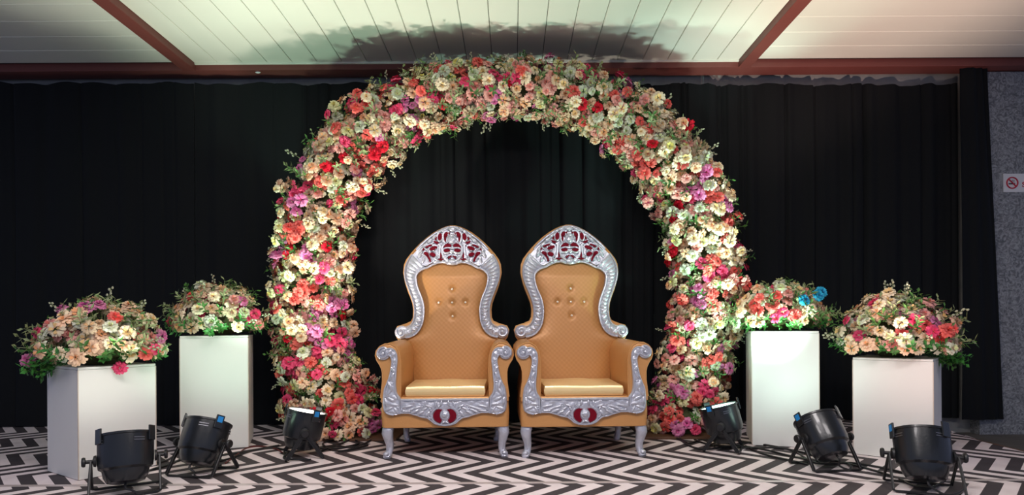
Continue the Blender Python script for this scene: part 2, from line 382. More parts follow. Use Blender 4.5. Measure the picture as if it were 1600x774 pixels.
# ================================================================== THRONE CHAIRS
def yb(z): return .50 + (z - .40) * .14             # front plane of the reclined back
def scroll_pts(c, r0, turns, start, sgn, plane):
    out = []; n = int(22*turns)
    for i in range(n+1):
        t = i/n; a = start + sgn*2*PI*turns*t; r = r0*(1 - .82*t); out.append(plane(c[0] + r*math.cos(a), c[1] + r*math.sin(a)))
    return out
def make_chair():
    rt = empty('throne_chair', (0, 0, 0))
    FR = -.045                                                    # front plane
    # --- legs: cabriole, silver
    for sx in (-1, 1):
        for back in (0, 1):
            m = MB(); x0 = sx*(.345 if not back else .315); y0 = .0 if not back else .50
            path = [(.19+.01, 0, .036), (.175, .004, .039), (.15, .008, .037), (.115, .003, .031), (.08, -.004, .026), (.05, -.004, .024), (.028, .004, .027), (.012, .010, .028), (0, .010, .023)]
            if back: path = [(z, -d*.8, r*.9) for z, d, r in path]
            rows = []
            for z, d, r in path:
                ring = []
                for j in range(12):
                    q = 2*PI*j/12; k = 1/max(abs(math.cos(q)), abs(math.sin(q)))**.55
                    ring.append((x0 + sx*d + r*k*math.cos(q)*.9, y0 - (d if not back else -d) + r*k*math.sin(q)*.9, z))
                rows.append(ring)
            m.grid(rows, True); m.add(rows[0], [tuple(range(12))]); m.add(rows[-1], [tuple(range(12))])
            lg = m.build('leg', M_silver, rt)
            if not back:
                m = MB(); pl = lambda a, b: (x0 + a, FR + .026, b)
                m.tube(scroll_pts((sx*.006, .165), .020, 1.2, PI/2, sx, pl), .0045, 6)
                m.blob((x0 + sx*.012, -.026, .028), (.020, .014, .014)); m.tube([(x0, -.024, .15), (x0 + sx*.003, -.022, .09), (x0, -.022, .05)], [.007, .005, .003], 6)
                m.build('leg_carving', M_silver, lg)
    # --- upholstered seat base
    m = MB()
    rows = []
    for z, e in ((.185, -.012), (.19, 0), (.27, .004), (.355, .0), (.37, -.01)):
        w = .382 + e; y0 = FR + .0 - e; y1 = .56 + e; c = .03; ring = []
        for cx, cy, a0 in ((w-c, y0+c, -90), (w-c, y1-c, 0), (-w+c, y1-c, 90), (-w+c, y0+c, 180)):
            for k in range(5): a = R(a0 + 22.5*k); ring.append((cx + c*math.cos(a), cy + c*math.sin(a), z))
        rows.append(ring)
    m.grid(rows, True); m.add(rows[0], [tuple(range(20))]); m.add(rows[-1], [tuple(range(20))])
    m.build('seat_base', M_gold, rt)
    # --- cushion
    m = MB(); rows = []; n = 28; mm = 24
    for face in (1, -1):
        rr = []
        for j in range(mm+1):
            row = []
            for i in range(n+1):
                u = math.sin(PI/2*(-1 + 2*i/n)); v = math.sin(PI/2*(-1 + 2*j/mm)); e = (1 - abs(u)**8) * (1 - abs(v)**8)
                edge = .5*(1-(1-min(1, (1-abs(u))*30))**2)**.5 * (1-(1-min(1, (1-abs(v))*30))**2)**.5
                z = .402 + face*(.030*2*edge) + (.014*(1-u*u)*(1-v*v) if face > 0 else 0) + (.004*math.sin(5*u+2*v)*e if face > 0 else 0)
                wd = .242 + .010*(v+1)/2
                row.append((u*wd, .215 + v*.242, z))
            rr.append(row)
        m.grid(rr)
    m.build('seat_cushion', M_seat, rt)
    # --- armrests: rolled section swept front to back, with silver facing
    for sx in (-1, 1):
        sec = [(.268, .345), (.266, .45), (.264, .54), (.266, .60), (.275, .645), (.295, .677), (.325, .694), (.358, .692), (.388, .677), (.408, .651), (.413, .622), (.404, .594), (.388, .570), (.377, .545), (.372, .52), (.372, .47), (.378, .42), (.384, .37), (.384, .345)]
        rows = []
        for y, ins in ((FR-.004, .010), (FR-.0005, .002), (FR+.012, 0), (.12, -.002), (.30, -.002), (.50, 0), (.56, .0)):
            row = []
            for x_, z_ in sec:
                cx, cz = .335, .52; k = 1 - ins/.12; row.append((sx*(cx + (x_-cx)*k), y, (cz + (z_-cz)*k if z_ > .35 else z_) + (.012*max(0, y)/.5 if z_ > .5 else 0)))
            rows.append(row)
        m = MB(); m.grid(rows, True); m.add(rows[0], [tuple(range(len(sec)))]); m.add(rows[-1], [tuple(range(len(sec)))])
        arm = m.build('armrest', M_gold, rt)
        # piping line round the arm's front edge
        MB().tube([(sx*a, FR-.002, b) for a, b in sec[:-1]], .0045, 6).build('piping', M_gold, arm)
        # facing: S-shaped strip (outer, inner) going from the scroll to the apron
        pts = [(.352, .664, .356, .610), (.325, .671, .333, .622), (.300, .660, .322, .612), (.284, .632, .316, .592), (.281, .59, .318, .565), (.285, .55, .324, .53), (.288, .50, .335, .49), (.291, .45, .350, .455), (.285, .40, .366, .42), (.265, .368, .372, .36), (.262, .345, .370, .31), (.262, .305, .355, .278), (.262, .275, .31, .268)]
        rows = []; pp = []
        for a, b, c, d in pts: pp.append((a, b, 0)); 
        A = catmull([(a, b, 0) for a, b, c, d in pts], 4); B = catmull([(c, d, 0) for a, b, c, d in pts], 4)
        for i, (p, q) in enumerate(zip(A, B)):
            row = []
            for j in range(9):
                t = j/8; bul = .007 + .012*math.sin(PI*t)**.6 + .003*math.sin(i*1.25 + 5*t)*math.sin(PI*t); bul = .001 if j in (0, 8) else bul
                row.append((sx*(p.x + (q.x-p.x)*t), FR - .004 - bul, p.y + (q.y-p.y)*t))
            rows.append(row)
        m = MB(); m.grid(rows)
        pl = lambda a, b: (sx*a, FR - .020, b)
        m.tube([pl(p.x + (q.x-p.x)*.1, p.y + (q.y-p.y)*.1) for p, q in zip(A, B)], .0055, 6)
        m.tube([pl(p.x + (q.x-p.x)*.9, p.y + (q.y-p.y)*.9) for p, q in zip(A, B)], .0050, 6)
        MBd = m; MBd.lathe([(.040, -.002), (.040, .010), (.034, .014), (.001, .014)], 20, Matrix.Translation((sx*.366, FR-.004, .637)) @ Matrix.Rotation(PI/2, 4, 'X'))
        m.tube(scroll_pts((.366, .637), .036, 1.6, PI*.6, -1, pl), [.0075]*10 + [.006]*26, 6)
        m.blob((sx*.366, FR-.02, .637), (.011, .010, .011))
        for (a, b, rr_, w_, ang) in ((.305, .535, .03, .010, 60), (.312, .50, .03, .011, 115), (.325, .44, .035, .012, 70), (.335, .40, .035, .012, 120), (.318, .36, .03, .012, 30), (.35, .345, .028, .010, 80), (.30, .33, .03, .010, 10), (.335, .305, .03, .010, 160), (.29, .295, .025, .009, 60)):
            m.blob((sx*a, FR-.021, b), (rr_, .007, w_), Matrix.Rotation(-sx*R(ang), 3, 'Y'), 8, 5)
        for a, b in ((.30, .57), (.312, .47), (.345, .39), (.285, .31)):
            m.tube(scroll_pts((a, b), .016, 1.2, 1.0 + a*20, sx, pl), .004, 5)
        m.build('arm_facing', M_silver, arm)
    # --- front apron with medallion
    bot = [(0, .200), (.035, .203), (.065, .214), (.085, .232), (.105, .246), (.14, .252), (.165, .262), (.19, .268), (.215, .276), (.262, .276)]
    m = MB(); rows = []
    for i in range(61):
        x = -.264 + .528*i/60; z0 = lerp_table(bot, abs(x)); z1 = .363; row = []
        for j in range(11):
            t = j/10; e = min(1, t*8, (1-t)*8); row.append((x, FR - .002 - .016*e - .0025*math.sin(x*90)*math.sin(t*9)*e, z0 + (z1-z0)*t))
        rows.append(row)
    m.grid(rows)
    m.tube([(-.264, FR-.018, .357), (.264, FR-.018, .357)], .006, 6); m.tube([(-.264, FR-.016, .344), (.264, FR-.016, .344)], .003, 5)
    for sx in (-1, 1):
        m.tube([(sx*x_, FR-.017, z_ + .004) for x_, z_ in bot], .0055, 6)
        pl = lambda a, b: (sx*a, FR - .019, b)
        m.tube([pl(.262, .36), pl(.262, .278)], .003, 5)
        for (a, b, rr_, w_, ang) in ((.225, .318, .036, .008, 168), (.205, .300, .036, .008, 160), (.180, .288, .034, .009, 155), (.225, .290, .030, .007, 175), (.165, .312, .034, .008, 165), (.145, .280, .030, .009, 150), (.125, .300, .026, .008, 150), (.105, .270, .026, .009, 130), (.095, .318, .024, .008, 20), (.055, .328, .022, .007, 110), (.022, .335, .020, .007, 100), (.038, .312, .018, .006, 110), (.012, .222, .016, .006, 150), (.088, .300, .016, .007, 70)):
            m.blob((sx*a, FR-.020, b), (rr_, .007, w_), Matrix.Rotation(sx*R(180-ang), 3, 'Y'), 8, 5)
        m.tube(scroll_pts((.082, .262), .020, 1.2, 1.2, sx, pl), .0045, 5); m.tube(scroll_pts((.135, .315), .018, 1.3, 0, -sx, pl), .004, 5); m.tube(scroll_pts((.24, .302), .014, 1.2, 2, sx, pl), .0035, 5)
        arc = [pl(.079*math.cos(a), .262 + .056*math.sin(a)) for a in np.linspace(-1.35, 1.1, 14)]; m.tube(arc, .006, 6)
        m.tube([pl(.025*math.cos(a), .268 + .025*math.sin(a)) for a in np.linspace(-PI/2, PI/2, 12)], .0055, 6)
    m.lathe([(.024, 0), (.023, .008), (.017, .010), (.015, .016), (.009, .019), (.001, .020)], 18, Matrix.Translation((0, FR-.016, .268)) @ Matrix.Rotation(PI/2, 4, 'X'))
    apron = m.build('apron', M_silver, rt)
    m = MB()
    for sx in (-1, 1):
        out = [(.070*math.cos(a), .262 + .048*math.sin(a)) for a in np.linspace(1.0, -1.15, 10)]; inn = [(.030*math.cos(a)+.001, .266 + .036*math.sin(a)) for a in np.linspace(-1.0, 1.15, 8)]
        m.prism([(sx*a, b) for a, b in out + inn], lambda a, b: (a, FR-.0255, b), lambda a, b: (a, FR-.012, b))
    tag(m.build('velvet_inlay', M_velvet, apron, smooth=False), 'two burgundy crescents beside the silver medallion')
    # --- backrest body (gold), slightly wider than the silver frame
    rows_w = [(.34, .27), (.60, .275), (.66, .30), (.690, .372), (.72, .392), (.77, .403), (.800, .388), (.818, .33), (.835, .292), (.86, .280), (.914, .277), (.96, .284), (1.01, .302), (1.06, .322), (1.11, .338), (1.18, .352), (1.24, .348), (1.28, .332), (1.32, .303), (1.36, .270), (1.40, .232), (1.44, .188), (1.475, .142), (1.50, .100), (1.518, .060), (1.527, .025)]
    m = MB(); n = 14
    zs = sorted(set([a for a, _ in rows_w] + [.42, .5]))
    fr_, bk_ = [], []
    for z in zs:
        w_ = lerp_table(rows_w, z)
        fr_.append([(w_*math.sin(PI/2*(-1+2*i/n)), yb(z) + .012*abs(math.sin(PI/2*(-1+2*i/n)))**10, z) for i in range(n+1)])
        bk_.append([(w_*math.sin(PI/2*(-1+2*i/n)), yb(z) + .105 - .03*abs(math.sin(PI/2*(-1+2*i/n)))**10, z) for i in range(n+1)])
    m.grid(fr_); m.grid(bk_); m.grid([fr_[0], bk_[0]]); m.grid([fr_[-1], bk_[-1]])
    for e in (0, -1): m.grid([[r_[e] for r_ in fr_], [r_[e] for r_ in bk_]])
    back = m.build('backrest', M_gold, rt)
    # padded embossed panel inside the frame
    pan = [(.36, .262), (.60, .268), (.66, .30), (.70, .345), (.73, .30), (.745, .255), (.78, .222), (.818, .207), (.86, .197), (.914, .195), (.96, .200), (.996, .209), (1.05, .228), (1.094, .244), (1.153, .251), (1.18, .243), (1.205, .215), (1.235, .15), (1.25, .08)]
    btn = [(0, 1.060), (-.094, .965), (0, .965), (.094, .965), (.004, .868)]
    m = MB(); rows = []; n = 44
    for z in np.linspace(.36, 1.25, 70):
        w_ = lerp_table(pan, z); row = []
        for i in range(n+1):
            u = -1 + 2*i/n; x = u*w_; d = .004 + .026*(1 - abs(u)**5) * min(1, (1.26 - z)*9)
            for bx, bz in btn: d -= .016*math.exp(-((x-bx)**2 + (z-bz)**2)/.00028)
            row.append((x, yb(z) - d, z))
        rows.append(row)
    m.grid(rows); m.build('back_panel', M_emboss, back)
    for bx, bz in btn:
        MB().blob((bx, yb(bz) - .023, bz), (.0080, .008, .0080), None, 8, 6).build('crystal_button', M_crystal, back)
    # --- silver ribbed back frame, one each side, ending in a scroll
    prs = [(.292, 1.318, .180, 1.206), (.318, 1.275, .215, 1.192), (.336, 1.225, .240, 1.170), (.340, 1.175, .250, 1.145), (.334, 1.130, .247, 1.110), (.320, 1.088, .238, 1.070), (.303, 1.045, .222, 1.030), (.286, 1.000, .207, .993), (.272, .955, .196, .950), (.266, .914, .192, .914), (.266, .88, .194, .872), (.270, .850, .201, .825), (.282, .822, .216, .785), (.300, .805, .240, .750), (.322, .797, .275, .725), (.345, .800, .320, .713)]
    for sx in (-1, 1):
        A = catmull([(a, b, 0) for a, b, c, d in prs], 8); B = catmull([(c, d, 0) for a, b, c, d in prs], 8); rows = []; L = len(A)
        for i, (p, q) in enumerate(zip(A, B)):
            row = []; amp = .007 if i < L*.62 else .003
            rib = amp*abs(math.sin(i*.62))
            for j in range(11):
                t = j/10; bul = 0 if j in (0, 10) else .012 + .024*math.sin(PI*t)**.8 + rib*math.sin(PI*t)
                if .02 < t < .2 or .8 < t < .98: bul += .004
                z_ = p.y + (q.y-p.y)*t; row.append((sx*(p.x + (q.x-p.x)*t), yb(z_) - bul, z_))
            rows.append(row)
        m = MB(); m.grid(rows)
        pl = lambda a, b: (sx*a, yb(b) - .034, b)
        m.tube([pl(p.x + (q.x-p.x)*.06, p.y + (q.y-p.y)*.06) for p, q in zip(A, B)], .005, 5); m.tube([pl(p.x + (q.x-p.x)*.94, p.y + (q.y-p.y)*.94) for p, q in zip(A, B)], .006, 6)
        m.lathe([(.046, -.01), (.046, .026), (.038, .032), (.001, .032)], 20, Matrix.Translation((sx*.352, yb(.757), .757)) @ Matrix.Rotation(PI/2, 4, 'X'))
        m.tube(scroll_pts((.352, .757), .041, 1.7, PI*.7, -1, pl), [.008]*12 + [.0065]*26, 6); m.blob((sx*.352, yb(.757)-.036, .757), (.012, .010, .012))
        for k in range(10):                                           # small leaf cuts on the lower half
            i = int(L*(.60 + .033*k)); p = A[i]*.5 + B[i]*.5; d = (B[i]-A[i]); ang = math.atan2(d.y, d.x) + (.6 if k % 2 else -.5)
            m.blob((sx*p.x, yb(p.y)-.038, p.y), (.024, .006, .006), Matrix.Rotation(-sx*ang, 3, 'Y'), 7, 4)
        m.build('back_frame', M_silver, back)
    # --- carved crest: silver plate, burgundy showing through the piercings, scrolls and lobes on top
    top = [(0, 1.514), (.03, 1.511), (.06, 1.502), (.10, 1.482), (.14, 1.455), (.18, 1.424), (.22, 1.388), (.255, 1.348), (.29, 1.300)]
    low = [(0, 1.236), (.03, 1.238), (.06, 1.250), (.10, 1.247), (.14, 1.232), (.17, 1.214), (.19, 1.206), (.24, 1.235), (.29, 1.285)]
    m = MB(); rows = []
    for i in range(57):
        x = -.288 + .576*i/56; z0 = lerp_table(low, abs(x)); z1 = lerp_table(top, abs(x))
        rows.append([(x, yb(z0 + (z1-z0)*j/10) - (0 if j in (0, 10) else .026), z0 + (z1-z0)*j/10) for j in range(11)])
    m.grid(rows)
    cz = lambda zx, zy: (zx*.000481, 1.523 - (zy-95)*.000481)
    def cp(zx, zy, d=.030): x_, z_ = cz(zx, zy); return (x_, yb(z_) - d, z_)
    for sx in (-1, 1):
        m.tube([(sx*a, yb(b)-.026, b-.003) for a, b in top[:-1]], .008, 6); m.tube([(sx*a, yb(b)-.028, b+.004) for a, b in low[:-2]], .007, 6)
        def curve(pts, r): m.tube([cp(sx*a, b, .033) for a, b, _ in catmull([(a, b, 0) for a, b in pts], 4)], r, 6)
        curve([(40, 200), (100, 190), (140, 240), (135, 320), (110, 380)], .010)
        curve([(110, 380), (150, 430), (150, 520), (120, 590), (60, 640)], .0105)
        curve([(190, 210), (225, 260), (210, 330), (170, 330), (150, 270), (190, 210)], .0075)
        curve([(0, 450), (40, 440), (90, 440), (140, 470), (120, 515), (70, 520), (30, 500), (0, 520)], .0085)
        curve([(190, 600), (185, 480), (180, 400), (210, 390)], .0095)
        curve([(60, 340), (90, 370), (150, 385)], .008); curve([(45, 545), (80, 575), (140, 640)], .008); curve([(0, 545), (40, 600)], .006)
        for (c0, c1, r0, st, sg) in ((285, 500, 62, 2.4, -1), (300, 420, 45, -2, 1), (235, 590, 40, 1, 1)):
            x_, z_ = cz(c0, c1); m.tube(scroll_pts((x_, z_), r0*.000481, 1.3, st, sg, lambda a, b: (sx*a, yb(b)-.034, b)), .0065, 6)
        curve([(345, 640), (380, 580), (440, 530)], .0095); curve([(300, 640), (340, 560), (360, 480), (420, 440)], .008); curve([(250, 330), (300, 370), (380, 400)], .008)
        for (a, b, rr_, w_, ang) in ((110, 165, .030, .012, 25), (190, 195, .028, .012, 35), (265, 270, .030, .013, 40), (330, 330, .030, .013, 40), (400, 400, .030, .013, 45), (455, 470, .026, .013, 50), (470, 540, .03, .014, 60), (420, 610, .03, .012, 70), (230, 640, .026, .010, 20), (110, 655, .028, .010, -10), (60, 250, .02, .008, 80)):
            x_, z_ = cz(a, b); m.blob((sx*x_, yb(z_)-.032, z_), (rr_, .010, w_), Matrix.Rotation(sx*R(ang), 3, 'Y'), 8, 5)
    for a, b, rr_ in ((0, 160, .026), (0, 655, .032), (0, 250, .016)): x_, z_ = cz(a, b); m.blob((x_, yb(z_)-.032, z_), (rr_*1.2, .012, rr_*.7), None, 10, 6)
    x_, z_ = cz(0, 330); m.lathe([(.036, -.004), (.036, .008), (.028, .012), (.022, .010), (.020, .018), (.010, .023), (.001, .024)], 18, Matrix.Translation((x_, yb(z_)-.026, z_)) @ Matrix.Rotation(PI/2, 4, 'X'))
    crest = m.build('crest', M_silver, back)
    m = MB()
    def inlay(pts):
        for sx in (-1, 1):
            m.prism([(sx*a, b) for a, b in pts], lambda a, b: cp(a, b, .0405), lambda a, b: cp(a, b, .020))
    def ell(cx, cy, rx, ry, ang=0): return [(cx + rx*math.cos(t)*math.cos(R(ang)) - ry*math.sin(t)*math.sin(R(ang)), cy + rx*math.cos(t)*math.sin(R(ang)) + ry*math.sin(t)*math.cos(R(ang))) for t in np.linspace(0, 2*PI, 12, endpoint=False)]
    for e in ((182, 272, 28, 48, -8), (80, 232, 52, 26, 42), (104, 300, 12, 42, 0), (76, 408, 58, 26, 5), (80, 480, 46, 20, 0), (235, 358, 42, 14, -25), (345, 412, 50, 12, 22), (278, 445, 55, 22, 20), (285, 540, 42, 24, -20), (375, 535, 44, 24, -35), (345, 595, 20, 52, 28), (165, 555, 15, 40, -8), (160, 614, 50, 9, 0), (35, 580, 34, 10, 38), (430, 460, 16, 16, 0), (240, 300, 10, 26, -30)):
        inlay(ell(e[0], e[1], e[2]*1.12, e[3]*1.2, e[4]))
    tag(m.build('velvet_inlay', M_velvet, crest, smooth=False), 'burgundy patches showing through the carved silver crest')
    return rt
ch = make_chair(); ch.location = (-.4066, 3.51, .0045); ch.rotation_euler.z = R(1.6)
tag(ch, 'gold throne chair with carved silver frame, the left one of the pair', 'chair', 'gold throne chairs')
ch2 = copy_tree(ch); ch2.location = (.432, 3.51, .0045)
tag(ch2, 'gold throne chair with carved silver frame, the right one of the pair')

# ================================================================== PEDESTALS
def pedestal(loc, ang, size, h, label):
    """loc = left-front bottom corner, ang = direction of the front edge"""
    rt = empty('pedestal', loc, R(ang)); tag(rt, label, 'pedestal', 'white flower pedestals'); t = .014; s_ = size
    MB().box((0, 0, .002), (s_, t, h-t)).build('front_panel', M_white, rt, smooth=False, bevel=.0025)
    MB().box((0, s_-t, .002), (s_, s_, h-t)).build('back_panel', M_white, rt, smooth=False, bevel=.0025)
    MB().box((0, t+.001, .002), (t, s_-t-.001, h-t)).build('side_panel', M_white, rt, smooth=False, bevel=.0025)
    MB().box((s_-t, t+.001, .002), (s_, s_-t-.001, h-t)).build('side_panel', M_white, rt, smooth=False, bevel=.0025)
    MB().box((0, 0, h-t+.0008), (s_, s_, h)).build('top_panel', M_white, rt, smooth=False, bevel=.003)
    for e in ((0, 0), (s_, 0)):
        MB().box((e[0]-.0022, e[1]-.0022, .004), (e[0]+.0022, e[1]+.0022, h-t)).build('edge_strip', M_white_edge, rt, smooth=False)
    return Matrix.Translation(loc) @ Matrix.Rotation(R(ang), 4, 'Z') @ Vector((s_/2, s_/2, h))
tops = [pedestal((-2.27, 3.01, .0045), 58, .385, .592, 'short white box pedestal at far left, turned to show two faces'),
        pedestal((-2.13, 3.69, .0045), 20, .40, .745, 'tall white box pedestal just left of the flower arch'),
        pedestal((1.58, 3.80, .0045), -17, .40, .752, 'tall white box pedestal right of the arch with a bright round light spot'),
        pedestal((2.087, 3.53, .0045), -42, .40, .592, 'short white box pedestal at far right')]
# plinth one is measured from its near corner: the corner lies left of its right-hand face

# ================================================================== FLOWERS
COLS = {'cream': (236, 218, 188), 'peach': (234, 196, 164), 'blush': (230, 166, 156), 'coral': (226, 104, 96), 'pink': (220, 72, 112), 'mauve': (212, 126, 168), 'red': (214, 22, 48), 'lemon': (218, 214, 166), 'ivory': (204, 206, 184), 'tan': (196, 172, 144), 'blue': (40, 150, 186)}
DEEP = {'cream': (228, 190, 130), 'peach': (226, 160, 112), 'blush': (216, 126, 116), 'coral': (214, 70, 64), 'pink': (206, 46, 88), 'mauve': (196, 84, 142), 'red': (176, 8, 28), 'lemon': (212, 198, 108), 'ivory': (184, 190, 136), 'tan': (182, 140, 102), 'blue': (22, 110, 156)}
PM = {k: petal_material('petal_'+k, s2l(*v)) for k, v in COLS.items()}
PD = {k: petal_material('petal_deep_'+k, s2l(*v)) for k, v in DEEP.items()}
def flower_geo(seed, kind):
    """unit-diameter ruffled blossom facing +Z: shells of notched petals over a dome"""
    r = random.Random(seed); V = []; Fc = []; MI = []
    rings = {'carnation': [(7, 98, .40, 0), (6, 70, .36, 0), (5, 44, .28, 0), (3, 20, .2, 1)],
             'rose': [(6, 96, .46, 0), (5, 64, .42, 0), (4, 34, .30, 1)],
             'open': [(6, 100, .42, 0), (6, 74, .32, 0), (4, 40, .2, 1)]}[kind]
    flat = {'carnation': .80, 'rose': .78, 'open': .52}[kind]
    for (n, th, W, mi) in rings:
        a0 = r.uniform(0, 6.28)
        for k in range(n):
            a = a0 + 2*PI*k/n + r.uniform(-.2, .2); t0 = R(th + r.uniform(-8, 8)); l = .5*r.uniform(.86, 1.1)
            d = np.array([math.cos(a), math.sin(a), 0]); t = np.array([-math.sin(a), math.cos(a), 0]); up = np.array([0, 0, 1.])
            def P(q, w_, rad):                                        # q = share of the polar angle, rad = share of the dome radius
                return d*(l*rad*math.sin(t0*q)) + up*(l*flat*rad*math.cos(t0*q)) + t*w_*W
            j = lambda: r.uniform(-.05, .05)
            pts = [P(.35, 0, .42), P(.74, -.46, .80), P(.80, 0, .86), P(.74, .46, .80), P(.95+j(), -.50, 1.0+j()), P(1.0+j(), -.22, 1.10+j()), P(.96+j(), .02, .97), P(1.0+j(), .24, 1.10+j()), P(.95+j(), .50, 1.0+j())]
            b = len(V); V += pts; q = [(0,1,2),(0,2,3),(1,4,5),(1,5,2),(2,5,6),(2,6,7),(2,7,3),(3,7,8)]
            Fc += [tuple(i+b for i in f) for f in q]; MI += [mi]*len(q)
    return np.array(V), Fc, MI
GEO = [flower_geo(11, 'carnation'), flower_geo(12, 'carnation'), flower_geo(13, 'rose'), flower_geo(14, 'rose'), flower_geo(15, 'open'), flower_geo(16, 'open')]
FM = {}
def flower_mesh(g, col):
    if (g, col) not in FM:
        V, Fc, MI = GEO[g]; me = bpy.data.meshes.new('flower'); me.from_pydata([tuple(v) for v in V], [], Fc)
        me.materials.append(PM[col]); me.materials.append(PD[col]); me.polygons.foreach_set('material_index', MI); me.update(); FM[(g, col)] = me
    return FM[(g, col)]
def orient(n, spin):
    q = Vector(n).to_track_quat('Z', 'Y'); return q.to_matrix().to_4x4() @ Matrix.Rotation(spin, 4, 'Z')
def sprig_mesh(seed, m_, L=.11, nl=7, lw=.017):
    r = random.Random(seed); m = MB(); m.tube([(0, 0, -.02), (0, .004, L*.5), (.004, .008, L)], [.0022, .0018, .001], 4)
    for k in range(nl):
        t = .25 + .75*k/(nl-1); a = k*2.4 + r.uniform(-.3, .3); l = .042*r.uniform(.8, 1.2); b = Vector((0, .006*t, L*t))
        d = Vector((math.cos(a), math.sin(a), .55)).normalized(); s_ = Vector((-math.sin(a), math.cos(a), 0)); u = Vector((0, 0, 1))
        m.add([b, b + d*l*.5 + s_*lw*.5, b + d*l*.5 - u*.004, b + d*l*.5 - s_*lw*.5, b + d*l], [(0, 1, 2), (0, 2, 3), (1, 4, 2), (2, 4, 3)])
    return m.mesh('leaf_sprig', m_, smooth=False)
def bud_mesh(seed):
    r = random.Random(seed); m = MB(); m.tube([(0, 0, -.06), (.003, .004, .03), (.0, .010, .09)], [.002, .0018, .0012], 4); m.cur = 1
    for k in range(7):
        t = .3 + .7*k/6; a = k*2.4; m.blob((.012*math.cos(a)*(1.2-t*.6), .010*t + .012*math.sin(a)*(1.2-t*.6), .09*t), (.0062, .0062, .008), None, 5, 4)
    return m.mesh('bud_sprig', [M_leafp, M_bud], smooth=True)
SPR = [sprig_mesh(1, M_leaf), sprig_mesh(2, M_leaf), sprig_mesh(3, M_leafp), sprig_mesh(4, M_leafp)]
SPG = [sprig_mesh(5, M_leaf2, .12, 9, .022), sprig_mesh(6, M_leaf2, .10, 8, .022), sprig_mesh(7, M_leaf, .12, 9, .022)]
BUD = [bud_mesh(1), bud_mesh(2)]
def place(name, me, parent, p, n, spin, sc):
    o = bpy.data.objects.new(name, me); C.objects.link(o); o.parent = parent
    o.matrix_local = Matrix.Translation(p) @ orient(n, spin) @ Matrix.Scale(sc, 4); return o
def stuff_flowers(name, items, parent):
    cols = list(COLS); V = []; Fc = []; MI = []; b = 0
    for (p, n, spin, sc, g, col) in items:
        gv, gf, gm = GEO[g]; mx = np.array(Matrix.Translation(p) @ orient(n, spin) @ Matrix.Scale(sc, 4))
        V.append(gv @ mx[:3, :3].T + mx[:3, 3]); Fc += [(i+b, j+b, k+b) for i, j, k in gf]; ci = cols.index(col)*2; MI += [ci + q for q in gm]; b += len(gv)
    me = bpy.data.meshes.new(name); me.from_pydata(np.concatenate(V).tolist(), [], Fc)
    for c in cols: me.materials.append(PM[c]); me.materials.append(PD[c])
    me.polygons.foreach_set('material_index', MI); me.update(); o = obj(name, me, parent); o['kind'] = 'stuff'; return o

# ------------------------------------------------------------------ the arch
AY = 4.25
cl = [(545, 700, 66), (532, 665, 72), (515, 620, 68), (499, 575, 62), (490, 520, 58), (487, 460, 58), (488, 400, 60), (498, 340, 60), (520, 285, 59), (556, 232, 57), (605, 190, 53), (665, 161, 47), (730, 146, 44), (800, 141, 42), (865, 145, 44), (925, 162, 47), (982, 194, 51), (1030, 238, 56), (1068, 293, 57), (1092, 350, 57), (1103, 415, 57), (1102, 480, 56), (1092, 540, 55), (1078, 600, 52), (1062, 650, 48), (1052, 700, 46)]
P3 = [at(a, b, AY) for a, b, _ in cl]; RAD = [r_*AY/F for _, _, r_ in cl]
path = catmull(P3, 10); rads = []
for i in range(len(cl)-1): rads += [RAD[i] + (RAD[i+1]-RAD[i])*k/10 for k in range(10)]
rads.append(RAD[-1])
arch = empty('flower_arch', (.0, AY, 0)); tag(arch, 'tall round arch covered in cream, pink and red blossoms behind the chairs', 'flower arch')
inv = Matrix.Translation((0, -AY, 0))
rr = random.Random(5)
core = MB(inv)
pc = [p.copy() for p in path]
for p in pc: p.z = max(p.z, .05)
core.tube(pc, [r_*.62*rr.uniform(.85, 1.1) for r_ in rads], 12); core.build('moss_core', M_core, arch)
for sx, (bx, bw) in (('l', (at(560, 690, AY-.1).x, .30)), ('r', (at(1055, 690, AY-.1).x, .26))):
    MB(inv).box((bx-bw, AY-.24, .0045), (bx+bw, AY+.24, .022)).build('base_board', M_wood, arch, smooth=False, bevel=.003)
acc = []; cells = {}
def near(p, d):
    k = (int(p.x//.1), int(p.y//.1), int(p.z//.1))
    for i in (-1,0,1):
        for j in (-1,0,1):
            for l in (-1,0,1):
                for q in cells.get((k[0]+i, k[1]+j, k[2]+l), ()):
                    if (q-p).length < d: return True
    return False
seglen = [0]
for a, b in zip(path, path[1:]): seglen.append(seglen[-1] + (b-a).length)
TOT = seglen[-1]
def arch_pt(s, th, rf):
    i = min(range(len(seglen)-1), key=lambda k: abs(seglen[k] - s)); i = max(1, min(len(path)-2, i))
    t = (path[i+1]-path[i-1]).normalized(); e = Vector((0, -1, 0)); g = t.cross(e).normalized()
    n = math.cos(th)*e + math.sin(th)*g; r_ = rads[i]*rf; p = path[i] + n*r_
    return p, n, i
def cluster_col(r, p, seeds):
    k, d = min(((c, (q-p).length) for q, c in seeds), key=lambda t: t[1])
    if d < .075 and r.random() < .8: return k
    return r.choices(['cream', 'peach', 'ivory', 'lemon', 'blush', 'tan', 'coral', 'pink', 'mauve', 'red'], [24, 23, 13, 8, 13, 13, 5, 3, 2, .8])[0]
seeds = []
for k in range(420):
    p, n, _ = arch_pt(rr.uniform(0, TOT), rr.uniform(-2.0, 2.0), .85); seeds.append((p, rr.choices(['coral', 'pink', 'mauve', 'red', 'blush', 'cream', 'peach', 'ivory', 'lemon'], [19, 16, 10, 6, 12, 13, 12, 8, 4])[0]))
tries = 0
